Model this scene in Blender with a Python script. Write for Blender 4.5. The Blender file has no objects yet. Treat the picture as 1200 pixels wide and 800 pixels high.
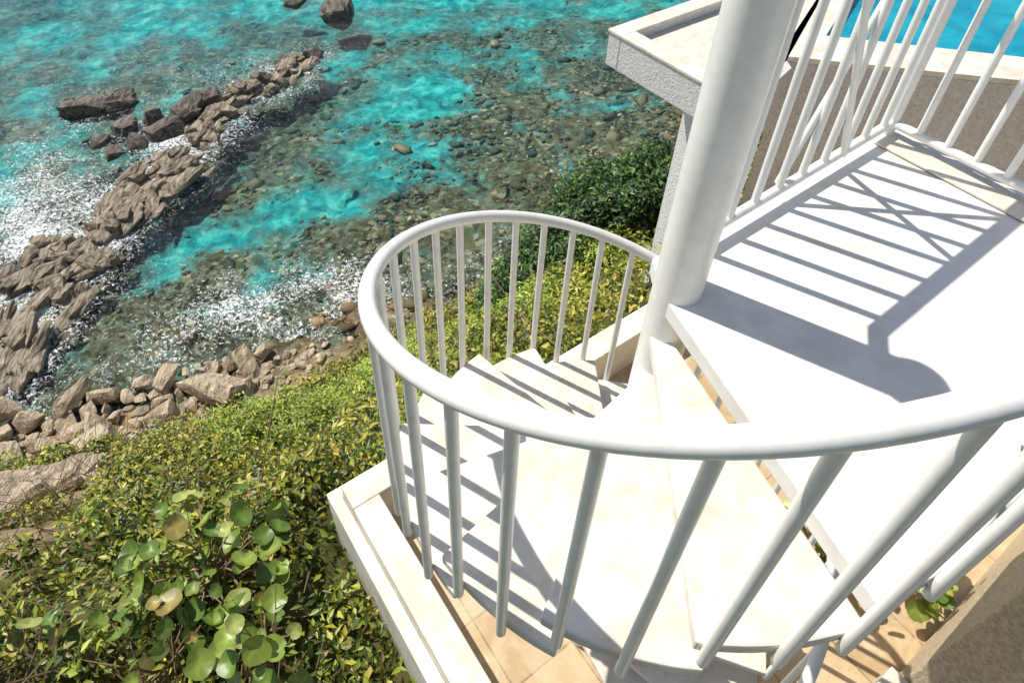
import bpy, bmesh, math, numpy as np
from mathutils import Vector, Matrix, noise as mn
rng=np.random.default_rng(7)
rad=math.radians
scene=bpy.context.scene
# ---------------------------------------------------------------- helpers
_tab=rng.random((16,256,256))
def vnoise(x,y,s=0):
    xi=np.floor(x).astype(int); yi=np.floor(y).astype(int)
    fx=x-xi; fy=y-yi; fx=fx*fx*(3-2*fx); fy=fy*fy*(3-2*fy)
    t=_tab[s%16]
    a=t[xi%256,yi%256]; b=t[(xi+1)%256,yi%256]; c=t[xi%256,(yi+1)%256]; d=t[(xi+1)%256,(yi+1)%256]
    return (a*(1-fx)+b*fx)*(1-fy)+(c*(1-fx)+d*fx)*fy
def fbm(x,y,s=0,o=4):
    r=0;a=.5;t=0
    for i in range(o):
        r=r+a*vnoise(x*2**i+i*17.3,y*2**i+i*9.1,s+i); t+=a; a*=.5
    return r/t
def sstep(a,b,x):
    t=np.clip((x-a)/(b-a),0,1); return t*t*(3-2*t)

class MB:
    def __init__(s): s.v=[]; s.f=[]
    def add(s,v,f):
        n=len(s.v); s.v.extend([tuple(p) for p in v]); s.f.extend([tuple(i+n for i in q) for q in f])
    def tube(s,pts,r,seg=14,cap=True):
        pts=[Vector(p) for p in pts]; n=len(pts); rings=[]
        up=None
        for i,p in enumerate(pts):
            if i==0: t=pts[1]-pts[0]
            elif i==n-1: t=pts[-1]-pts[-2]
            else: t=(pts[i+1]-pts[i-1])
            t.normalize()
            if up is None:
                up=Vector((0,0,1)) if abs(t.z)<.9 else Vector((1,0,0))
            a=t.cross(up).normalized(); b=a.cross(t).normalized(); up=b
            rr=r[i] if hasattr(r,'__len__') else r
            rings.append([p+a*math.cos(2*math.pi*k/seg)*rr+b*math.sin(2*math.pi*k/seg)*rr for k in range(seg)])
        v=[q for ring in rings for q in ring]; f=[]
        for i in range(n-1):
            for k in range(seg):
                k2=(k+1)%seg
                f.append((i*seg+k,i*seg+k2,(i+1)*seg+k2,(i+1)*seg+k))
        if cap:
            f.append(tuple(range(seg))[::-1]); f.append(tuple((n-1)*seg+k for k in range(seg)))
        s.add(v,f)
    def prism(s,poly,z0,z1):
        n=len(poly)
        v=[(p[0],p[1],z0) for p in poly]+[(p[0],p[1],z1) for p in poly]
        ar=sum(poly[i][0]*poly[(i+1)%n][1]-poly[(i+1)%n][0]*poly[i][1] for i in range(n))
        f=[tuple(range(n))[::-1],tuple(range(n,2*n))]+[(i,(i+1)%n,(i+1)%n+n,i+n) for i in range(n)]
        if ar<0: f=[q[::-1] for q in f]
        s.add(v,f)
    def obj(s,name,mat,parent=None,smooth=False,bevel=0,wn=False):
        me=bpy.data.meshes.new(name); me.from_pydata(s.v,[],s.f); me.update()
        if smooth:
            me.polygons.foreach_set('use_smooth',[True]*len(me.polygons))
            try: me.set_sharp_from_angle(angle=rad(45))
            except Exception: pass
        ob=bpy.data.objects.new(name,me); scene.collection.objects.link(ob)
        if mat: me.materials.append(mat)
        if parent: ob.parent=parent
        if bevel:
            m=ob.modifiers.new('b','BEVEL'); m.width=bevel; m.segments=2; m.limit_method='ANGLE'; m.angle_limit=rad(40)
        return ob
def empty(name):
    e=bpy.data.objects.new(name,None); scene.collection.objects.link(e); return e

def nmat(name):
    m=bpy.data.materials.new(name); m.use_nodes=True
    nt=m.node_tree; b=nt.nodes['Principled BSDF']; return m,nt,b
def dmat(name):
    m=bpy.data.materials.new(name); m.use_nodes=True; nt=m.node_tree; nt.nodes.clear()
    d=nt.nodes.new('ShaderNodeBsdfDiffuse'); o=nt.nodes.new('ShaderNodeOutputMaterial'); nt.links.new(d.outputs[0],o.inputs[0]); return m,nt,d
def ramp(nt,src,stops):
    r=nt.nodes.new('ShaderNodeValToRGB'); e=r.color_ramp.elements
    while len(e)<len(stops): e.new(.5)
    for i,(p,c) in enumerate(stops):
        e[i].position=p; e[i].color=(*c,1) if len(c)==3 else c
    nt.links.new(src,r.inputs[0]); return r.outputs[0]
def pos(nt,scale=(1,1,1),rot=(0,0,0)):
    g=nt.nodes.new('ShaderNodeNewGeometry')
    if scale==(1,1,1) and rot==(0,0,0): return g.outputs['Position']
    m=nt.nodes.new('ShaderNodeMapping')
    m.inputs['Scale'].default_value=scale; m.inputs['Rotation'].default_value=rot
    nt.links.new(g.outputs['Position'],m.inputs[0]); return m.outputs[0]
def noi(nt,vec,scale,detail=4,rough=.55,dist=0):
    n=nt.nodes.new('ShaderNodeTexNoise'); n.inputs['Scale'].default_value=scale; n.inputs['Detail'].default_value=detail
    n.inputs['Roughness'].default_value=rough; n.inputs['Distortion'].default_value=dist
    nt.links.new(vec,n.inputs['Vector']); return n.outputs['Fac']
def mixc(nt,fac,a,b,mode='MIX'):
    m=nt.nodes.new('ShaderNodeMix'); m.data_type='RGBA'; m.blend_type=mode
    for s,i in ((fac,0),(a,6),(b,7)):
        if hasattr(s,'links'): nt.links.new(s,m.inputs[i])
        elif i==0: m.inputs[0].default_value=s
        else: m.inputs[i].default_value=(*s,1)
    return m.outputs[2]
def math_(nt,op,a,b=None,clamp=False):
    m=nt.nodes.new('ShaderNodeMath'); m.operation=op; m.use_clamp=clamp
    for i,s in enumerate((a,b)):
        if s is None: continue
        if hasattr(s,'links'): nt.links.new(s,m.inputs[i])
        else: m.inputs[i].default_value=s
    return m.outputs[0]
def bump(nt,h,strength,dist,b,normal=None):
    n=nt.nodes.new('ShaderNodeBump'); n.inputs['Strength'].default_value=strength; n.inputs['Distance'].default_value=dist
    nt.links.new(h,n.inputs['Height'])
    if b: nt.links.new(n.outputs[0],b.inputs['Normal'])
    return n.outputs[0]
def attr(nt,name):
    a=nt.nodes.new('ShaderNodeAttribute'); a.attribute_name=name; return a

# ---------------------------------------------------------------- materials
def paint(name,c,c2,rough,bs,bd,scale=9,lo=.3,hi=.58,spots=None):
    m,nt,b=nmat(name); v=pos(nt)
    n1=noi(nt,v,scale,5,.68)
    col=ramp(nt,n1,[(lo,c2),(hi,c)])
    if spots:
        n2=noi(nt,v,scale*.42,4,.7,.9); col=mixc(nt,ramp(nt,n2,[(.50,(0,0,0)),(.68,(.9,.9,.9))]),col,spots)
    nt.links.new(col,b.inputs['Base Color']); b.inputs['Roughness'].default_value=rough
    bump(nt,noi(nt,v,scale*9,2),bs,bd,b); return m
M_paint=paint('white_gloss_paint',(.88,.865,.82),(.80,.775,.71),.30,.2,.0012,11)
M_tread=paint('cream_tread_paint',(.78,.74,.66),(.62,.56,.45),.5,.3,.002,7,.34,.54,(.63,.57,.47))
M_deck=paint('white_deck_stone',(.80,.775,.73),(.68,.645,.58),.5,.3,.002,5,.34,.54,(.69,.66,.605))
M_curb=paint('cream_curb_paint',(.80,.76,.66),(.64,.57,.44),.6,.4,.004,6,.32,.55,(.64,.57,.45))
def stucco(name,c,c2):
    m,nt,b=nmat(name); v=pos(nt)
    n=noi(nt,v,38,4,.7); col=ramp(nt,n,[(.35,c2),(.62,c)])
    nt.links.new(col,b.inputs['Base Color']); b.inputs['Roughness'].default_value=.9
    bump(nt,n,1,.03,b); return m
M_stucco=stucco('white_stucco',(.90,.89,.87),(.66,.65,.64))
M_stucco_b=stucco('beige_stucco',(.78,.65,.46),(.52,.40,.25))
m,nt,b=nmat('travertine_tiles'); v=pos(nt,rot=(0,0,rad(-35)))
br=nt.nodes.new('ShaderNodeTexBrick'); nt.links.new(v,br.inputs['Vector'])
br.inputs['Scale'].default_value=1; br.inputs['Brick Width'].default_value=.45; br.inputs['Row Height'].default_value=.45; br.offset=0
br.inputs['Mortar Size'].default_value=.006; br.inputs['Color1'].default_value=(.60,.45,.26,1); br.inputs['Color2'].default_value=(.48,.34,.18,1); br.inputs['Mortar'].default_value=(.28,.2,.12,1)
col=mixc(nt,ramp(nt,noi(nt,pos(nt),5,4,.7,.5),[(.4,(0,0,0)),(.7,(.8,.8,.8))]),br.outputs[0],(.70,.58,.40),'MIX')
nt.links.new(col,b.inputs['Base Color']); b.inputs['Roughness'].default_value=.5
M_tile=m
M_tan=paint('cream_stone_strip',(.76,.70,.60),(.62,.54,.44),.6,.3,.003,12)
def rockmat(name,a,c,d,wet=True):
    m,nt,b=nmat(name)
    v=pos(nt); vs=pos(nt,scale=(4.5,1.0,5.0),rot=(rad(12),rad(28),rad(24)))
    n1=noi(nt,vs,1.7,5,.68,.4); n3=noi(nt,v,3,4,.7)
    col=ramp(nt,n1,[(.34,d),(.43,c),(.52,a),(.68,(min(a[0]*1.4,.8),a[1]*1.38,a[2]*1.36))])
    col=mixc(nt,ramp(nt,n3,[(.45,(0,0,0)),(.7,(.7,.7,.7))]),col,c)
    if wet:
        sx=nt.nodes.new('ShaderNodeSeparateXYZ'); nt.links.new(v,sx.inputs[0])
        h=math_(nt,'ADD',math_(nt,'ADD',sx.outputs[2],math_(nt,'MULTIPLY',n3,.3)),13.2)
        w=ramp(nt,h,[(.22,(.22,.21,.19)),(.46,(1,1,1))])
        col=mixc(nt,1.0,col,w,'MULTIPLY')
        nt.links.new(ramp(nt,h,[(.22,(.25,)*3),(.42,(.8,)*3)]),b.inputs['Roughness'])
    else: b.inputs['Roughness'].default_value=.85
    nt.links.new(col,b.inputs['Base Color'])
    bump(nt,n1,1.0,.2,b); return m
M_rock=rockmat('layered_shore_rock',(.44,.37,.275),(.25,.205,.145),(.07,.058,.045))
M_boul=rockmat('tan_boulder_rock',(.62,.50,.35),(.48,.37,.25),(.22,.165,.11))
M_hrock=rockmat('hillside_rock',(.58,.47,.34),(.42,.33,.23),(.15,.12,.08),False)
M_drock=rockmat('dark_wet_rock',(.22,.19,.15),(.12,.105,.085),(.035,.03,.027))
def leafmat(name,rough=.42,tr=.25):
    m,nt,b=nmat(name); a=attr(nt,'Col')
    nt.links.new(a.outputs['Color'],b.inputs['Base Color']); b.inputs['Roughness'].default_value=rough
    t=nt.nodes.new('ShaderNodeBsdfTranslucent'); nt.links.new(a.outputs['Color'],t.inputs['Color'])
    mx=nt.nodes.new('ShaderNodeMixShader'); mx.inputs[0].default_value=tr
    nt.links.new(b.outputs[0],mx.inputs[1]); nt.links.new(t.outputs[0],mx.inputs[2])
    nt.links.new(mx.outputs[0],nt.nodes['Material Output'].inputs[0]); return m
M_leaf=leafmat('shrub_leaf')
M_grape=leafmat('sea_grape_leaf',.4,.25)
m,nt,b=dmat('dry_twig'); b.inputs['Color'].default_value=(.26,.19,.11,1); M_twig=m

# ---------------------------------------------------------------- terrain / sea
SX=[-3000,-60,-20,-14,-9.9,-7.6,-5,-2.3,.8,4.85,9,14,60,3000]
SY=[-900,-10,2.5,5.5,7.5,8.3,9.2,10.3,12.4,15.8,20,26,70,900]
def land(x,y):
    ys=np.interp(x,SX,SY)+(fbm(x*.5,y*.5,3)-.5)*1.4
    return (ys-y)*.88
def height(x,y):
    d=land(x,y)
    n=fbm(x*.7,y*.7,1,4)-.5; n2=fbm(x*2.6,y*2.6,5,3)-.5
    up=np.where(d<1.2,.3*d,.36+(d-1.2)*1.2)+n*.8*sstep(.8,2.5,d)+n2*.2*sstep(-.5,.6,d)
    up=np.minimum(up, 7.6+n*.4)
    dep=-d
    dn=-(np.minimum(dep,5)*.13+np.clip(dep-5,0,20)*.05+np.clip(dep-25,0,400)*.03)+n*.35+n2*.18
    return -13.0+np.where(d>0,up,dn)
def axis(lo,hi,step,far):
    a=np.arange(lo,hi+1e-6,step); L=[];s=step;p=lo
    while p>-far: s*=1.35; p-=s; L.append(p)
    R=[];s=step;p=hi
    while p<far: s*=1.35; p+=s; R.append(p)
    return np.array(L[::-1]+list(a)+R)
gx=axis(-22,12,.11,2500); gy=axis(-2,34,.11,2500)
X,Y=np.meshgrid(gx,gy)
def grid(name,Z,mat,attrs):
    ny,nx=X.shape
    co=np.stack([X,Y,Z],-1).reshape(-1,3)
    i=np.arange(ny-1)[:,None]*nx+np.arange(nx-1)[None,:]
    q=np.stack([i,i+1,i+1+nx,i+nx],-1).reshape(-1,4)
    me=bpy.data.meshes.new(name); me.vertices.add(len(co)); me.vertices.foreach_set('co',co.ravel().astype('f'))
    me.loops.add(q.size); me.loops.foreach_set('vertex_index',q.ravel().astype('i'))
    me.polygons.add(len(q)); me.polygons.foreach_set('loop_start',np.arange(0,q.size,4).astype('i')); me.polygons.foreach_set('loop_total',np.full(len(q),4,'i'))
    me.polygons.foreach_set('use_smooth',np.ones(len(q),bool))
    me.update(calc_edges=True)
    for k,a in attrs.items():
        at=me.attributes.new(k,'FLOAT','POINT'); at.data.foreach_set('value',a.ravel().astype('f'))
    ob=bpy.data.objects.new(name,me); scene.collection.objects.link(ob); me.materials.append(mat); return ob
def blobf(x,y,cx,cy,rx,ry,ang):
    c,s=math.cos(ang),math.sin(ang); u=(x-cx)*c+(y-cy)*s; v=-(x-cx)*s+(y-cy)*c
    return np.exp(-((u/rx)**2+(v/ry)**2))
SB=[(-2.7,22.5,2.4,5.4,-.12,1.05),(-3.8,17.0,1.7,2.6,-.1,.75),(-7.3,14.6,1.6,3.9,-.75,.8),(-5.4,12.3,2.0,1.8,-.6,.42),(6,31,8,4.5,0,.85),(-14,30,8,5,.2,.75),(-16,17,4,4,.2,.5),(-15,24,5,5,0,.5),(-4,31,7,5,0,.95),(3,27,5,2.5,0,.45),(-6,25,3,4,0,.5)]
def sandf(x,y):
    v=np.maximum.reduce([blobf(x,y,*b[:5])*b[5] for b in SB]+[sstep(30,37,y)])
    return sstep(.05,.95,v*.85+(fbm(x*.7,y*.7,7,5)-.5)*1.5)
Z=height(X,Y)
sand=sandf(X,Y)
dep=np.clip(-13-Z,0,50)
deep=sstep(.5,2.0,dep)
m,nt,b=dmat('hillside_and_seabed'); v=pos(nt)
sx=nt.nodes.new('ShaderNodeSeparateXYZ'); nt.links.new(v,sx.inputs[0])
def vor(scale,vec,feat='F1'):
    o=nt.nodes.new('ShaderNodeTexVoronoi'); o.feature=feat; o.inputs['Scale'].default_value=scale; nt.links.new(vec,o.inputs['Vector']); return o
nB=noi(nt,v,.9,4,.62,.5)
nF=noi(nt,v,4.0,4,.72,.3)
vo2=vor(5.5,v)
sep2=nt.nodes.new('ShaderNodeSeparateColor'); nt.links.new(vo2.outputs['Color'],sep2.inputs[0])
peb=ramp(nt,sep2.outputs[0],[(.0,(.05,.045,.025)),(.45,(.17,.135,.075)),(.75,(.10,.09,.05)),(1,(.40,.30,.19))])
reef=ramp(nt,nF,[(.38,(.015,.018,.012)),(.52,(.09,.075,.042)),(.68,(.32,.23,.13))])
st=mixc(nt,ramp(nt,nB,[(.42,(0,0,0)),(.58,(1,1,1))]),peb,reef)
turq=ramp(nt,noi(nt,v,1.6,4,.7,.4),[(.34,(.005,.15,.18)),(.5,(.015,.33,.35)),(.68,(.13,.58,.52))])
aS=attr(nt,'sand'); aD=attr(nt,'deep')
st=mixc(nt,ramp(nt,aD.outputs['Fac'],[(0,(.0,)*3),(1,(.66,)*3)]),st,(.0,.155,.20))
sfac=ramp(nt,math_(nt,'ADD',aS.outputs['Fac'],math_(nt,'MULTIPLY',math_(nt,'SUBTRACT',nF,.5),1.5)),[(.0,(0,0,0)),(.95,(1,1,1))])
bed=mixc(nt,sfac,st,turq)
soil=ramp(nt,nF,[(.3,(.14,.10,.06)),(.52,(.30,.22,.13)),(.7,(.50,.39,.26))])
under=ramp(nt,nF,[(.35,(.04,.05,.015)),(.7,(.15,.13,.05))])
aV=attr(nt,'veg')
landc=mixc(nt,aV.outputs['Fac'],soil,under)
hm=ramp(nt,math_(nt,'ADD',sx.outputs[2],13.2),[(.16,(0,0,0)),(.35,(1,1,1))])
nt.links.new(mixc(nt,hm,bed,landc),b.inputs['Color'])
M_ter=m
dl=land(X,Y)
bareF=lambda x,y: np.maximum(np.exp(-(((x+4.7)/.7)**2+((y-2.7)/.9)**2)),np.exp(-(((x+5.9)/1.2)**2+((y-4.3)/.8)**2)))
vegth=lambda x: np.interp(x,[-6,-4.2,-2.5],[1.15,.75,.25])
veg=sstep(-.1,.5,dl-vegth(X))*(1-sstep(.3,.6,bareF(X,Y)))
grid('coastal_hillside_ground',Z,M_ter,{'sand':sand,'deep':deep,'veg':veg})
LP=np.array([(-6.7,23.3),(-7.6,21.7),(-8.8,19.6),(-9.2,17.9),(-9.6,16.2),(-10.3,13.8),(-10.9,12.2),(-11.3,10.8),(-11.5,8.7)])
def dist_path(x,y):
    best=np.full(x.shape,1e9)
    for (ax,ay),(bx,by) in zip(LP[:-1],LP[1:]):
        t=np.clip(((x-ax)*(bx-ax)+(y-ay)*(by-ay))/((bx-ax)**2+(by-ay)**2),0,1)
        best=np.minimum(best,np.hypot(x-ax-t*(bx-ax),y-ay-t*(by-ay)))
    return best
dp=dist_path(X,Y)
foam_glitter=.60*np.exp(-(dp/1.7)**2)+.45*np.exp(-((dep-.05)/.25)**2)*(dl<.5)*(X<1)+.43*np.exp(-(((X+6.6)/2.8)**2+((Y-11.1)/1.8)**2))+.66*np.exp(-(((X+13.3)/3.0)**2+((Y-13.8)/4.5)**2))+.38*np.exp(-(((X+12)/6)**2+((Y-21)/5)**2))+.36*np.exp(-(((X+3.2)/2.6)**2+((Y-12.6)/1.8)**2))  # ledge and shoreline foam, plus sun glitter painted as white patches on open water
foam_glitter=np.clip(foam_glitter*(.5+1.0*fbm(X*.9,Y*.9,9,4)),0,1)
near=((np.abs(X+5)<17)&(Y<34)).astype(float)
wave=(fbm(X*1.1+3,Y*.9,11,2)-.5)*.24+(fbm(X*2.9+Y*.8,Y*2.6-X*.8,2,3)-.5)*.16
Zw=-13.0+near*wave
m=bpy.data.materials.new('clear_sea_water'); m.use_nodes=True; nt=m.node_tree; nt.nodes.clear()
out=nt.nodes.new('ShaderNodeOutputMaterial'); v=pos(nt)
w2=noi(nt,v,9,2,.6,.3)
bn=bump(nt,w2,1.0,.13,None)
gl=nt.nodes.new('ShaderNodeBsdfGlossy'); gl.inputs['Roughness'].default_value=.05; nt.links.new(bn,gl.inputs['Normal'])
tr=nt.nodes.new('ShaderNodeBsdfTransparent'); tr.inputs['Color'].default_value=(.85,.975,.965,1)
fr=nt.nodes.new('ShaderNodeFresnel'); fr.inputs['IOR'].default_value=1.30
mx=nt.nodes.new('ShaderNodeMixShader'); nt.links.new(fr.outputs[0],mx.inputs[0]); nt.links.new(tr.outputs[0],mx.inputs[1]); nt.links.new(gl.outputs[0],mx.inputs[2])
fo=nt.nodes.new('ShaderNodeBsdfDiffuse'); fo.inputs['Color'].default_value=(.85,.88,.88,1)  # white diffuse for foam and for the painted sun sparkles
aF=attr(nt,'foam_glitter')
fn=noi(nt,v,12,4,.85,.8)
k=math_(nt,'ADD',fn,math_(nt,'MULTIPLY',aF.outputs['Fac'],.255))
ff=ramp(nt,k,[(.69,(0,0,0)),(.77,(.9,.9,.9))])
mx2=nt.nodes.new('ShaderNodeMixShader'); nt.links.new(ff,mx2.inputs[0]); nt.links.new(mx.outputs[0],mx2.inputs[1]); nt.links.new(fo.outputs[0],mx2.inputs[2])
nt.links.new(mx2.outputs[0],out.inputs[0]); M_sea=m
grid('sea_water',Zw,M_sea,{'foam_glitter':foam_glitter})

# ---------------------------------------------------------------- rocks
def hull_rock(mb,c,size,rotz,tilt=(0,0),n=16,rough=.06,seed=0,sub=1,box=.75,strata=0,sm=.3):
    r=np.random.default_rng(seed); bm=bmesh.new()
    for i in range(n):
        p=r.normal(size=3); p/=np.linalg.norm(p); p=np.sign(p)*np.abs(p)**box
        bm.verts.new(p*r.uniform(.8,1.05))
    ret=bmesh.ops.convex_hull(bm,input=bm.verts)
    junk=[g for g in ret['geom_interior'] if isinstance(g,bmesh.types.BMVert)]
    if junk: bmesh.ops.delete(bm,geom=junk,context='VERTS')
    if sub:
        bmesh.ops.subdivide_edges(bm,edges=bm.edges[:],cuts=sub,use_grid_fill=True,smooth=sm)
        bmesh.ops.triangulate(bm,faces=bm.faces[:])
    M=Matrix.Translation(c)@Matrix.Rotation(rotz,4,'Z')@Matrix.Rotation(tilt[0],4,'X')@Matrix.Rotation(tilt[1],4,'Y')@Matrix.Diagonal((*size,1))
    bm.verts.index_update()
    vs=[]
    for vv in bm.verts:
        q=vv.co.copy()
        if strata:
            u=q.y*2.1+q.z*1.2; st_=abs((u*1.3)%1-.5)*2; q.z-=strata*(st_-.5); q.x*=1+.08*math.sin(u*9+seed)
        p=M@q; d=mn.noise_vector(p*2.3+Vector((seed,0,0)))*rough+mn.noise_vector(p*7)*rough*.35
        vs.append(p+d)
    mb.add(vs,[[q.index for q in f.verts] for f in bm.faces]); bm.free()
mb=MB(); seed=1
cum=np.concatenate([[0],np.cumsum(np.hypot(*np.diff(LP,axis=0).T))])
GAPS=[(.13,.025),(.22,.012),(.30,.025),(.405,.04),(.50,.012),(.565,.022),(.68,.026),(.77,.012),(.84,.022)]
for i in range(430):
    s=rng.uniform(0,1)**.8
    if any(abs(s-g)<w_ for g,w_ in GAPS) and rng.random()<.9: continue
    L=s*cum[-1]; x=np.interp(L,cum,LP[:,0]); y=np.interp(L,cum,LP[:,1])
    k=min(np.searchsorted(cum,L),len(LP)-1); k=max(k,1); dx,dy=LP[k-1]-LP[k]; ang=math.atan2(dy,dx)
    w=np.interp(s,[0,.1,.2,.30,.36,.48,.58,.68,.75,.85,1],[.3,.55,.7,.35,.5,1.3,.8,.55,1.35,1.6,1.4])
    off=rng.uniform(-1,1)*w; x+=-math.sin(ang)*off; y+=math.cos(ang)*off
    blk=rng.random()<.35
    seg_ang=.30*math.sin(s*23.)
    if blk: ln=rng.uniform(.2,.45); wd=rng.uniform(.16,.30); ht=rng.uniform(.14,.28); da=rng.normal()*.6
    else: ln=rng.uniform(.3,.9); wd=rng.uniform(.10,.24); ht=rng.uniform(.08,.2); da=rng.normal()*.16
    t_=.18*(1-(off/w)**2)+.11*math.sin(L*2.1+off*3)
    seed+=1; hull_rock(mb,(x,y,-13-.03+t_+rng.uniform(-.12,.08)),(ln,wd,ht),ang+seg_ang+da,(rng.uniform(.15,.5),rng.uniform(-.16,.16)),15,.045,seed,2,.5,.10,.12)
mb.obj('rock_ledge',M_rock)
mb=MB()
for (x,y,a,b_,c_) in [(-11.6,18.6,.55,.4,.35),(-10.9,19.2,.6,.4,.45),(-10.3,18.4,.7,.5,.4),(-11.0,17.7,.5,.35,.3),(-9.9,20.0,.6,.4,.4),(-11.5,17.3,.35,.3,.25),(-7.9,21.5,.5,.4,.5),(-7.3,22.8,.6,.35,.4),(-10.0,19.5,.5,.5,.4),(-9.3,20.4,.5,.35,.45),(-12.1,17.9,.35,.25,.2),(-8.5,20.9,.5,.35,.5),(-6.6,23.6,.5,.3,.3)]:
    seed+=1; hull_rock(mb,(x,y,-12.95),(a,b_,c_),rng.uniform(0,3),(.2,.1),18,.08,seed,2,.6,.12,.15)
mb.obj('dark_ledge_rocks',M_drock)
for (x,y,a,b_,c_,r_) in [(-13.1,19.9,1.25,.55,.42,.3),(-6.2,27.4,.75,.85,.6,.2),(-8.2,28.2,.6,.35,.25,.1)]:
    mb=MB(); seed+=1; hull_rock(mb,(x,y,-12.95),(a,b_,c_),r_,(.15,.1),22,.10,seed,3,.65,.10,.15)
    if a>1: seed+=1; hull_rock(mb,(x+.7,y+.3,-12.95),(a*.5,b_*.8,c_*.9),r_+.4,(.15,.1),18,.09,seed,2,.65,.12,.15)
    mb.obj('sea_rock',M_drock)
mb=MB()
def H1(x,y): return float(height(np.array([x]),np.array([y]))[0])
placed=[]
tries=0
while len(placed)<165 and tries<6000:
    tries+=1
    x=rng.uniform(-12.4,-4.9); d=rng.uniform(-.5,1.85); y=float(np.interp(x,SX,SY))-d/.88
    s=rng.uniform(.16,.46) if len(placed)<75 else rng.uniform(.10,.22)
    if any((x-a)**2+(y-b_)**2<(.86*(s+c_))**2 for a,b_,c_ in placed): continue
    placed.append((x,y,s)); z=H1(x,y)
    seed+=1; hull_rock(mb,(x,y,max(z,-12.95)+s*.5),(s*rng.uniform(1,1.5),s*rng.uniform(.7,1),s*rng.uniform(.5,.85)),rng.uniform(0,3),(rng.normal()*.3,rng.normal()*.3),12,.035,seed,2,.55,0,.12)
for i in range(260):
    x=rng.uniform(-12.4,-3.4); d=rng.uniform(-.4,1.4)if x<-5 else rng.uniform(-.3,.5); y=float(np.interp(x,SX,SY))-d/.88; s=rng.uniform(.04,.13); seed+=1
    hull_rock(mb,(x,y,max(H1(x,y),-13.02)+s*.3),(s*1.3,s,s*.7),rng.uniform(0,3),(0,0),12,.01,seed,1)
mb.obj('shore_boulders',M_boul)
mb=MB()
for j in range(12):
    xx=-5.95+rng.normal()*.5;yy=4.45+rng.normal()*.32; seed+=1; s=.7
    hull_rock(mb,(xx,yy,H1(xx,yy)+.22),(s*rng.uniform(.5,1.1),s*rng.uniform(.3,.55),s*.4),rng.uniform(-.5,.6),(.3,.2),16,.06,seed,2,.6,.12,.15)
mb.obj('hillside_rock',M_hrock)
bm=bmesh.new(); bmesh.ops.create_icosphere(bm,subdivisions=1,radius=1); sv=np.array([v.co[:] for v in bm.verts]); sf=np.array([[v.index for v in f.verts] for f in bm.faces]); bm.free()
def tri_mesh(name,V,F,mat,cols=None,parent=None,smooth=False):
    me=bpy.data.meshes.new(name); me.vertices.add(len(V)); me.vertices.foreach_set('co',V.ravel().astype('f'))
    k=F.shape[1]
    me.loops.add(F.size); me.loops.foreach_set('vertex_index',F.ravel().astype('i'))
    me.polygons.add(len(F)); me.polygons.foreach_set('loop_start',np.arange(0,F.size,k).astype('i')); me.polygons.foreach_set('loop_total',np.full(len(F),k,'i'))
    if smooth: me.polygons.foreach_set('use_smooth',np.ones(len(F),bool))
    me.update(calc_edges=True)
    if cols is not None:
        a=me.color_attributes.new('Col','FLOAT_COLOR','POINT'); a.data.foreach_set('color',np.concatenate([cols,np.ones((len(cols),1))],1).ravel().astype('f'))
    ob=bpy.data.objects.new(name,me); scene.collection.objects.link(ob); me.materials.append(mat)
    if parent: ob.parent=parent
    return ob
def scatter_mesh(name,P,S,mat,cols=None,jit=.25):
    n=len(P); ang=rng.uniform(0,6.28,n); c,s=np.cos(ang),np.sin(ang)
    V=sv[None]*(1+rng.normal(size=(n,len(sv),1))*jit)*S[:,None,:]
    x=V[...,0]*c[:,None]-V[...,1]*s[:,None]; y=V[...,0]*s[:,None]+V[...,1]*c[:,None]
    V=np.stack([x,y,V[...,2]],-1)+P[:,None,:]
    F=sf[None]+np.arange(n)[:,None,None]*len(sv)
    tri_mesh(name,V.reshape(-1,3),F.reshape(-1,3),mat,cols=None if cols is None else np.repeat(cols,len(sv),0))
m,nt,b=dmat('submerged_stone'); a=attr(nt,'Col'); nt.links.new(a.outputs['Color'],b.inputs['Color']); M_sub=m
n=13000
px=rng.uniform(-12,9,n); py=rng.uniform(8,28,n)
dd=land(px,py); sm=sandf(px,py)
keep=(dd<.25)&(rng.random(n)>sm*1.1)&(rng.random(n)<np.interp(-dd,[0,7,15],[1,.7,.2]))&(rng.random(n)<np.interp(px,[-9,-5,-1],[.35,.7,1]))
keep&=fbm(px*.8,py*.8,12,3)>.42
px,py=px[keep],py[keep]; n=len(px)
s=rng.uniform(.03,.10,n)*(1+1.6*(rng.random(n)<.06)); S=np.stack([s*rng.uniform(1,1.9,n),s,s*.4],-1)
base=np.array([(.32,.23,.13),(.20,.16,.09),(.09,.08,.045),(.38,.24,.13),(.13,.12,.065),(.58,.45,.31)])[rng.choice(6,n,p=[.2,.22,.24,.14,.14,.06])]*rng.uniform(.5,1.1,(n,1))
pz=np.minimum(height(px,py)+s*.10,-12.97-s*.3*(dd[keep]<-1))
tl=np.clip((-13.2-pz)/2.4,0,.6)[:,None]; base=base*(1-tl)+np.array([0,.16,.20])*tl
scatter_mesh('seabed_stones',np.stack([px,py,pz],-1),S,M_sub,cols=base)

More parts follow.
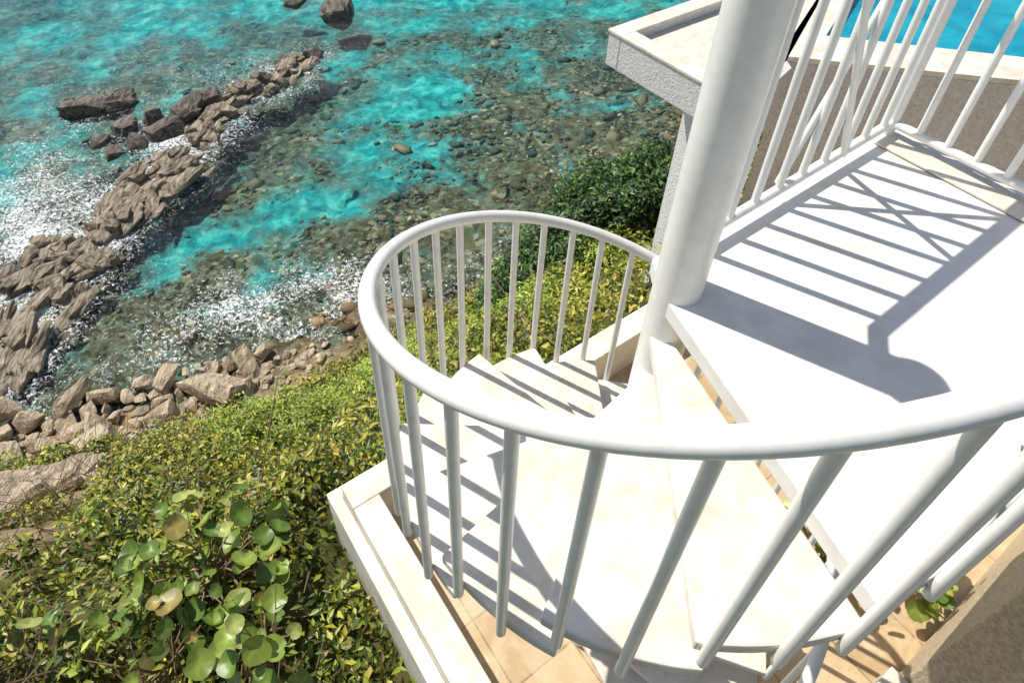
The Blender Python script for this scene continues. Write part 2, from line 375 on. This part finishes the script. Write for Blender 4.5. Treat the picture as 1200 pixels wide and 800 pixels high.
# ---------------------------------------------------------------- foliage
def leafmesh(name,P,L,W,col,updir,mat,tilt=.55,parent=None):
    n=len(P)
    nrm=updir+rng.normal(size=(n,3))*tilt; nrm/=np.linalg.norm(nrm,axis=1,keepdims=True)
    t=rng.normal(size=(n,3))
    t=t-(t*nrm).sum(1,keepdims=True)*nrm; t/=np.linalg.norm(t,axis=1,keepdims=True)
    s=np.cross(nrm,t)
    L=L[:,None];W=W[:,None]
    b0=P-t*L*.5; tip=P+t*L*.5-nrm*L*.12; lf=P+s*W*.5+nrm*W*.18-t*L*.05; rt=P-s*W*.5+nrm*W*.18-t*L*.05
    V=np.stack([b0,lf,tip,rt],1).reshape(-1,3)
    i=np.arange(n)[:,None]*4
    F=np.concatenate([i+np.array([[0,2,1]]),i+np.array([[0,3,2]])],0)
    return tri_mesh(name,V,F,mat,cols=np.repeat(col,4,0),parent=parent)
PAL=np.array([(.28,.31,.035),(.18,.23,.03),(.42,.39,.05),(.09,.14,.022),(.04,.07,.013),(.50,.41,.10),(.36,.24,.11)])
PW=np.array([.26,.22,.15,.17,.11,.05,.04])
def shrubs(name,cx,cy,r,zoff,per,lsz,pal=PAL,pw=PW,sq=.8,tint=None):
    n=len(cx); gz=height(cx,cy)+zoff
    k=np.repeat(np.arange(n),per)
    N_=len(k)
    d=rng.normal(size=(N_,3)); d[:,2]=np.abs(d[:,2])*1.1-.25; d/=np.linalg.norm(d,axis=1,keepdims=True)
    rr=r[k]*rng.uniform(.35,1.12,N_)**.6
    P=np.stack([cx[k],cy[k],gz[k]],-1)+d*rr[:,None]*np.array([1,1,sq])
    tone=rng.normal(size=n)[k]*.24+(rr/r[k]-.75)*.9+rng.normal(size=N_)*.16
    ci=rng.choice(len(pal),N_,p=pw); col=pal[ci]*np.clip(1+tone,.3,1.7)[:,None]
    if tint is not None: col=col*tint[k]
    ls=lsz[k]*rng.uniform(.7,1.4,N_)
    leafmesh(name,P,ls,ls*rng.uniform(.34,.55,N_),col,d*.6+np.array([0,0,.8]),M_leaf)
    return P
Q=Vector((-.94,2.30))
n=6800
cx=rng.uniform(-13,8,n); cy=rng.uniform(-1.2,17,n)
dd=land(cx,cy)
platu=(cx-Q.x)*.819+(cy-Q.y)*.574; platv=(cx-Q.x)*.574-(cy-Q.y)*.819
inplat=(platu>-.3)&(platv>-.3)
hz=height(cx,cy)
keep=(dd>vegth(cx))&(rng.random(n)>bareF(cx,cy)*1.6)&~inplat&~((hz>-5.7)&(cx>2))&(fbm(cx*1.1,cy*1.1,2,3)>.35)
fr_=(cy*.755-hz*.655); u_=(cx)/fr_
keep&=(u_>-.85)&(u_<.95)
cx,cy=cx[keep],cy[keep]; hz=hz[keep]
dist=np.sqrt(cx**2+cy**2+hz**2)
r=rng.uniform(.15,.44,len(cx))
dr=sstep(-3,-6.5,cx)*sstep(6,2,cy)
hue=fbm(cx*.6,cy*.6,4,3)
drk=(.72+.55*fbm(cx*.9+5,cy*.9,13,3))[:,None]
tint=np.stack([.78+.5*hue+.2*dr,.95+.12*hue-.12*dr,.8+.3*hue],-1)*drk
per=np.clip(140-5*dist,70,115).astype(int)
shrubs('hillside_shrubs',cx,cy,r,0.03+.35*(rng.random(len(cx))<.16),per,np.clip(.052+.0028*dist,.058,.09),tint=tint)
n=480
a=rng.uniform(0,6.28,n); q=np.sqrt(rng.random(n)); cx=2.0+2.0*q*np.cos(a); cy=9.9+1.8*q*np.sin(a)
r=rng.uniform(.20,.40,n)
zo=np.sqrt(np.clip(1-q*q,0,1))*2.3*rng.uniform(.4,1.1,n)+.15
P2=np.array([(.04,.09,.025),(.07,.14,.03),(.02,.045,.012),(.15,.25,.045)])
shrubs('leafy_bush',cx,cy,r,zo,165,np.full(n,.10),P2,np.array([.35,.3,.19,.16]),.9)
n=230
cx=np.concatenate([rng.normal(-2.8,.6,n//3),rng.normal(.4,.9,n//3),rng.normal(-1.5,.7,n//3)]); cy=np.concatenate([rng.normal(6.3,.7,n//3),rng.normal(8.4,.9,n//3),rng.normal(8.3,.6,n//3)])
m3=len(cx)
shrubs('feathery_shrub',cx,cy,rng.uniform(.22,.42,m3),rng.uniform(.1,.6,m3),210,np.full(m3,.062),np.array([(.28,.37,.04),(.40,.46,.06),(.12,.20,.025)]),np.array([.4,.34,.26]),1.0)
mb=MB()
for i in range(1300):
    x=rng.uniform(-8,1);y=rng.uniform(0,8)
    if land(np.array([x]),np.array([y]))[0]<1.1: continue
    if (x-Q.x)*.819+(y-Q.y)*.574>-.3 and (x-Q.x)*.574-(y-Q.y)*.819>-.3: continue
    z=H1(x,y); d=rng.normal(size=3)*.3; d[2]=abs(d[2])+.14
    mb.tube([(x,y,z),(x+d[0]*.6,y+d[1]*.6,z+d[2]*.6),(x+d[0],y+d[1]*1.2,z+d[2])],[.007,.005,.003],4,False)
mb.obj('dry_twigs',M_twig)
def seagrape(name,cx,cy,cz,n,R,seed,rm=1.0,hgt=.35):
    e=empty(name); r=np.random.default_rng(seed); V=[];F=[];C=[]; st=MB()
    root=Vector((cx,cy,cz))
    for i in range(n):
        a=r.uniform(0,6.28); q=R*math.sqrt(r.random()); c=Vector((cx+q*math.cos(a),cy+q*math.sin(a),cz+.12+hgt*(1-(q/R)**2)*r.uniform(.2,1.2)+r.uniform(0,.15)))
        nm=Vector((math.cos(a)*.35+r.normal()*.5-.1,math.sin(a)*.35+r.normal()*.5-.1,1)).normalized()
        t=nm.orthogonal().normalized(); t=Matrix.Rotation(r.uniform(0,6.28),3,nm)@t; s=nm.cross(t); rd=r.uniform(.04,.095)*rm
        k=16; b0=len(V); col=np.array([(.27,.36,.06),(.15,.24,.04),(.42,.48,.13),(.44,.36,.10)][r.choice(4,p=[.35,.33,.24,.08])])*r.uniform(.7,1.1)
        V.append(c-nm*rd*.18); C.append(col*1.4)
        for ring,(f_) in enumerate((.5,1.0)):
            for j in range(k):
                an=2*math.pi*j/k; w=1+.05*math.sin(an*4+i); notch=1-.28*math.exp(-((an-math.pi)/.3)**2)
                cup=rd*(-.18+.3*f_*f_+.08*math.sin(an*3+i)*f_)
                V.append(c+(t*math.cos(an)+s*math.sin(an)*.95)*rd*f_*w*notch+nm*cup)
                vein=1.4 if j%4==0 and ring==0 else 1.0
                C.append(col*vein*(1 if ring==0 else .92))
        for j in range(k):
            j2=(j+1)%k; F.append((b0,b0+1+j,b0+1+j2,b0+1+j2)); F.append((b0+1+j,b0+1+k+j,b0+1+k+j2,b0+1+j2))
        if i%2==0: st.tube([root+Vector((r.normal()*.1,r.normal()*.1,0)),(root+c)/2+Vector((0,0,.08)),c-t*rd*.7],[.010,.007,.004],5,False)
    tri=[(f[0],f[1],f[2]) for f in F]+[(f[0],f[2],f[3]) for f in F if f[2]!=f[3]]
    tri_mesh('leaves',np.array([v[:] for v in V]),np.array(tri),M_grape,cols=np.array(C),parent=e,smooth=True)
    st.obj('stems',M_twig,e)
for (x,y,n_,R,sd) in [(-1.85,2.0,58,.6,1),(-2.0,1.4,34,.55,2),(-1.35,1.5,24,.35,5),(-2.9,1.4,12,.4,8)]:
    seagrape('sea_grape_plant',x,y,H1(x,y)+.14,n_,R,sd)
for (x,y,sd) in [(2.15,1.95,11),(2.75,1.95,12),(2.5,2.3,13)]:
    seagrape('leafy_potted_plant',x,y,-4.85,40,.32,sd,.8,.6)

# ---------------------------------------------------------------- spiral stair
AX,AY=.643,1.556; DZ=-1.69; RS=.19; ST=21.9; A0=285.
U=Vector((.819,.574)); W=Vector((.574,-.819))
def P2d(a,R): a=rad(a); return (AX+R*math.cos(a),AY+R*math.sin(a))
def railz(a):
    z=-.8768+.00857*(a-269.3)
    return z if a<286 else -.7337+.10*(1-math.exp(-(a-286)*.00857/.10))
stair=empty('spiral_staircase')
NT=16
for k in range(1,NT+1):
    a1=A0-ST*k; a0=A0-ST*(k-1)+3.5; z=DZ-RS*k
    poly=[]
    pa=rad(a1); poly.append((AX+.062*math.sin(pa),AY-.062*math.cos(pa)))
    for i in range(13): poly.append(P2d(a1+(a0-a1)*i/12,.985))
    pb=rad(a0); poly.append((AX+.062*math.sin(pb)*.3,AY-.062*math.cos(pb)*.3))
    mb=MB(); mb.prism(poly,z-.05,z); mb.obj('tread_%d'%k,M_tread,stair,bevel=.007)
    am=rad((a0+a1)/2)
    mb=MB(); n_=Vector((-math.sin(am),math.cos(am),0))*.012; i0=Vector((AX+.07*math.cos(am),AY+.07*math.sin(am),0)); i1=Vector((AX+.9*math.cos(am),AY+.9*math.sin(am),0))
    pts=[(i0,z-.14),(i1,z-.075),(i1,z-.051),(i0,z-.051)]
    v_=[(p+n_*sg).to_tuple()[:2]+(zz,) for sg in (-1,1) for p,zz in pts]
    mb.add(v_,[(0,1,2,3),(7,6,5,4),(0,4,5,1),(1,5,6,2),(2,6,7,3),(3,7,4,0)]); mb.obj('bracket_%d'%k,M_paint,stair)
CH=1.085
mb=MB(); mb.tube([(AX,AY,-5.0),(AX,AY,DZ),(AX,AY,DZ+CH)],.08,48)
mb.obj('centre_column',M_paint,stair,smooth=True)
mb=MB(); pr=[(.0805,0),(.092,.0),(.094,.012),(.092,.024),(.08,.038),(.05,.052),(.02,.058),(.001,.059)]
seg=40; v_=[];f_=[]
for r_,z_ in pr:
    for i in range(seg): v_.append((AX+r_*math.cos(2*math.pi*i/seg),AY+r_*math.sin(2*math.pi*i/seg),DZ+CH-.002+z_))
for j in range(len(pr)-1):
    for i in range(seg): f_.append((j*seg+i,j*seg+(i+1)%seg,(j+1)*seg+(i+1)%seg,(j+1)*seg+i))
mb.add(v_,f_); mb.obj('column_cap',M_paint,stair,smooth=True)
a=326.
end=A0-ST*NT
pts=[]
zc=railz(326)
ex=Vector((*P2d(326,1.0),zc))
for i in range(12,0,-1): pts.append(ex+Vector((W.x,W.y,0))*.17*i)
while a>end-6: pts.append(Vector((*P2d(a,1.0),railz(a)))); a-=2.5
mb=MB(); mb.tube(pts,.0275,24); mb.obj('handrail',M_paint,stair,smooth=True)
mb=MB()
angs=[324,314.5,305,295,285,275,264.5,255,244.5,234.5,225,215.5,206,196,186,176,166,156,147,138,128,119,110,101,92]
aa=82.5
while aa>end-2: angs.append(aa); aa-=9.4
for a in angs:
    if a>A0: zb=DZ-.075
    else: zb=DZ-RS*math.ceil((A0-a+1e-6)/ST)-.07
    p=P2d(a,1.0); zt=railz(a); jx=rng.normal()*.003
    mb.tube([(p[0]+jx,p[1],zb),(p[0],p[1],zt-.03),(p[0],p[1],zt)],[.0165,.0165,.0185],16)
    q=P2d(a,.965)
    mb.tube([(q[0],q[1],zb+.045),(p[0],p[1],zb+.045)],.010,8)
for i in range(1,12):
    p=ex+Vector((W.x,W.y,0))*.17*i; mb.tube([(p.x,p.y,DZ-.05),(p.x,p.y,p.z)],.0165,14)
mb.obj('balusters',M_paint,stair,smooth=True)

# ---------------------------------------------------------------- upper landing
landing=empty('upper_landing')
C=Vector((1.71,2.44)); S0=Vector((.70,1.70))
pa=rad(285)
poly=[(AX+.062*math.sin(pa),AY-.062*math.cos(pa))]
for i in range(13): poly.append(P2d(285+i*(326-285)/12,.985))
e1=Vector(P2d(326,.985))
poly+= [tuple(e1+W*2.6),tuple(C+W*4.6+U*.10),tuple(C+U*.10-W*.06),tuple(S0-W*.06-U*.10)]
mb=MB(); mb.prism(poly,DZ-.07,DZ); mb.obj('deck_slab',M_deck,landing,bevel=.006)
mb=MB(); mb.prism([tuple(C-U*.10),tuple(C+U*.04),tuple(C+U*.04+W*3),tuple(C-U*.10+W*3)],DZ+.004,DZ+.016); mb.obj('edge_strip',M_tan,landing,bevel=.004)
lr=empty('landing_railing')
mb=MB(); T_=.95
def v3(p,z): return Vector((p[0],p[1],z))
mb.tube([v3(S0,DZ+.07),v3(C,DZ+.07)],.019,14); mb.tube([v3(C,DZ+.07),v3(C+W*3,DZ+.07)],.019,14)
mb.obj('bottom_rail',M_paint,lr,smooth=True)
mb=MB(); mb.tube([v3((AX,AY),DZ+T_),v3(S0,DZ+T_),v3(S0+(C-S0)*.5,DZ+T_),v3(C-(C-S0).normalized()*.02,DZ+T_)],.027,18); mb.tube([v3(C-W*.03,DZ+T_),v3(C+W*3,DZ+T_)],.027,18)
mb.obj('top_rail',M_paint,lr,smooth=True)
mb=MB(); D=(C-S0); Ln=D.length; D.normalize()
nb=9
for i in range(nb):
    p=S0+D*(Ln*(i+.45)/nb); mb.tube([v3(p,DZ+.07),v3(p,DZ+T_)],.0145,12)
for i in range(1,26):
    p=C+W*.115*i; mb.tube([v3(p,DZ+.07),v3(p,DZ+T_)],.0145,12)
mb.obj('pickets',M_paint,lr,smooth=True)
mb=MB(); off=W*-.02
mb.tube([v3(S0+D*.50+off,DZ+.08),v3(S0+D*.86+off,DZ+T_-.02)],.0125,10); off=W*.02; mb.tube([v3(S0+D*.86+off,DZ+.08),v3(S0+D*.50+off,DZ+T_-.02)],.0125,10)
mb.obj('cross_brace',M_paint,lr,smooth=True)
mb=MB()
mb.tube([v3(C,DZ-.02),v3(C,DZ+T_)],.024,16)
mb.tube([v3((AX,AY),DZ+.07),v3(S0,DZ+.07)],.019,12)
mb.obj('corner_post',M_paint,lr,smooth=True)

# ---------------------------------------------------------------- lower platform
low=empty('lower_landing'); FZ=-4.9; TZ=-4.5
def R(u0,u1,w0,w1): return [tuple(Q+U*u0+W*w0),tuple(Q+U*u1+W*w0),tuple(Q+U*u1+W*w1),tuple(Q+U*u0+W*w1)]
mb=MB(); mb.prism(R(0,6,0,6),-7.5,FZ); mb.obj('floor_slab',M_tile,low)
mb=MB(); mb.prism(R(-.001,.19,.192,4),FZ-.35,TZ); mb.prism(R(-.001,3.6,-.001,.19),FZ-.35,TZ); mb.obj('parapet',M_curb,low,bevel=.008)
mb=MB(); mb.prism(R(-.09,-.003,-.09,4),-5.6,TZ-.16); mb.prism(R(-.002,3.6,-.09,-.003),-5.6,TZ-.163); mb.obj('outer_ledge',M_curb,low,bevel=.006)
hw=empty('stucco_house_wall'); B=Vector((2.35,1.2))
mb=MB(); mb.prism([tuple(B),tuple(B+W*4),tuple(B+W*4+U*.3),tuple(B+U*.3)],-5.2,DZ-.08); mb.prism([tuple(B+U*.302),tuple(B+U*3.2),tuple(B+U*3.2+W*.3),tuple(B+U*.302+W*.3)],-5.2,DZ-.08)
mb.obj('wall',M_stucco_b,hw,bevel=.01)
mb=MB(); mb.prism([tuple(B-U*1.05-W*.08),tuple(B-U*.02-W*.08),tuple(B-U*.02+W*.06),tuple(B-U*1.05+W*.06)],FZ-.01,FZ+.5)
mb.obj('low_curb',M_curb,hw,bevel=.008)

# ---------------------------------------------------------------- pool terrace
pt=empty('swimming_pool_terrace'); G=Vector((1.17,6.02)); PZ=-3.0
def RG(u0,u1,w0,w1): return [tuple(G+U*u0+W*w0),tuple(G+U*u1+W*w0),tuple(G+U*u1+W*w1),tuple(G+U*u0+W*w1)]
mb=MB(); mb.prism(RG(0,.16,.162,1.5),PZ-.36,PZ-.02); mb.prism(RG(0,5,0,.16),PZ-.36,PZ-.02); mb.obj('parapet',M_stucco,pt,bevel=.01)
mb=MB(); mb.prism(RG(-.01,.17,.172,1.5),PZ-.02,PZ+.01); mb.prism(RG(-.01,5,-.01,.17),PZ-.02,PZ+.01); mb.obj('parapet_coping',M_curb,pt,bevel=.006)
fa=G+U*.162+W*.162; fb=G+U*.162+W*1.5; fe=G+U*5+W*.162
mb=MB(); mb.prism([tuple(fa),tuple(fb),(2.648,5.46),(4.895,9.2),tuple(fe)],PZ-.40,PZ-.10); mb.obj('terrace_floor',M_tan,pt)
g0=G+W*1.502+U*.5
mb=MB(); mb.prism([tuple(g0),(2.60,5.43),(2.58,5.7),(2.1,6.2)],-9,PZ-.401); mb.prism([tuple(fb+W*.004-U*.16),tuple(fb+W*.12-U*.16),(2.648,5.33),(2.648,5.452)],PZ-.5,PZ+.008); mb.obj('support_wall',M_stucco,pt)
fr=[(2.65,5.45),(5.3,4.92),(9,4.3),(10,11),(4.9,9.2)]
inn=[(3.12,5.85),(5.35,5.34),(8.6,4.8),(9.4,10.4),(5.15,8.9)]
mb=MB(); n=len(fr)
v_=[(p[0],p[1],PZ) for p in fr]+[(p[0],p[1],PZ) for p in inn]+[(p[0],p[1],-9) for p in fr]+[(p[0],p[1],PZ-.5) for p in inn]
f_=[]
for i in range(n):
    j=(i+1)%n; f_+=[(i,j,n+j,n+i),(2*n+i,2*n+j,j,i),(n+i,n+j,3*n+j,3*n+i)]
mb.add(v_,f_); mb.obj('pool_wall',M_stucco,pt)
mb=MB()
v_=[(p[0],p[1],PZ+.05) for p in fr]+[(p[0],p[1],PZ+.05) for p in inn]+[(p[0],p[1],PZ+.003) for p in fr]+[(p[0],p[1],PZ+.003) for p in inn]
f_=[]
for i in range(n):
    j=(i+1)%n; f_+=[(i,j,n+j,n+i),(2*n+i,2*n+j,j,i),(n+i,n+j,3*n+j,3*n+i)]
mb.add(v_,f_); mb.obj('pool_coping',M_curb,pt)
m,nt,b=nmat('pool_water'); v=pos(nt)
nt.links.new(ramp(nt,noi(nt,v,2.5,3,.5,.8),[(.35,(.0,.22,.33)),(.65,(.01,.36,.46))]),b.inputs['Base Color']); b.inputs['Roughness'].default_value=.05
bump(nt,noi(nt,v,4,3),.3,.05,b)
mb=MB(); mb.add([(p[0],p[1],PZ-.06) for p in inn],[tuple(range(n))]); mb.obj('pool_water',m,pt)

# ---------------------------------------------------------------- camera / light
f,th,ro,cxp,cyp=813.,rad(40.95),rad(-.64),566.,243.
c,s=math.cos(th),math.sin(th)
Xv=Vector((1,0,0)); Uv=Vector((0,s,c)); Fv=Vector((0,c,-s))
cX=Xv*math.cos(ro)-Uv*math.sin(ro); cY=Xv*math.sin(ro)+Uv*math.cos(ro); cZ=-Fv
cam=bpy.data.cameras.new('camera'); co=bpy.data.objects.new('camera',cam); scene.collection.objects.link(co)
co.matrix_world=Matrix(((cX.x,cY.x,cZ.x,0),(cX.y,cY.y,cZ.y,0),(cX.z,cY.z,cZ.z,0),(0,0,0,1)))
cam.sensor_fit='HORIZONTAL'; cam.sensor_width=36; cam.lens=36*f/1200; cam.shift_x=(600-cxp)/1200; cam.shift_y=-(400-cyp)/1200
cam.clip_start=.02; cam.clip_end=8000; scene.camera=co
SUNAZ=149.; EL=57.
sd=Vector((math.cos(rad(SUNAZ))*math.cos(rad(EL)),math.sin(rad(SUNAZ))*math.cos(rad(EL)),math.sin(rad(EL))))
L=bpy.data.lights.new('sun','SUN'); L.energy=5.0; L.angle=rad(.53); L.color=(1,.945,.86)
lo=bpy.data.objects.new('sun',L); scene.collection.objects.link(lo); lo.rotation_euler=sd.to_track_quat('Z','Y').to_euler()
w=bpy.data.worlds.new('World'); scene.world=w; w.use_nodes=True; nt=w.node_tree
sky=nt.nodes.new('ShaderNodeTexSky'); sky.sky_type='NISHITA'; sky.sun_disc=False; sky.sun_elevation=rad(EL); sky.sun_rotation=rad(90-SUNAZ)
nt.links.new(sky.outputs[0],nt.nodes['Background'].inputs[0]); nt.nodes['Background'].inputs[1].default_value=.105
scene.view_settings.view_transform='Standard'; scene.view_settings.look='None'; scene.view_settings.exposure=0
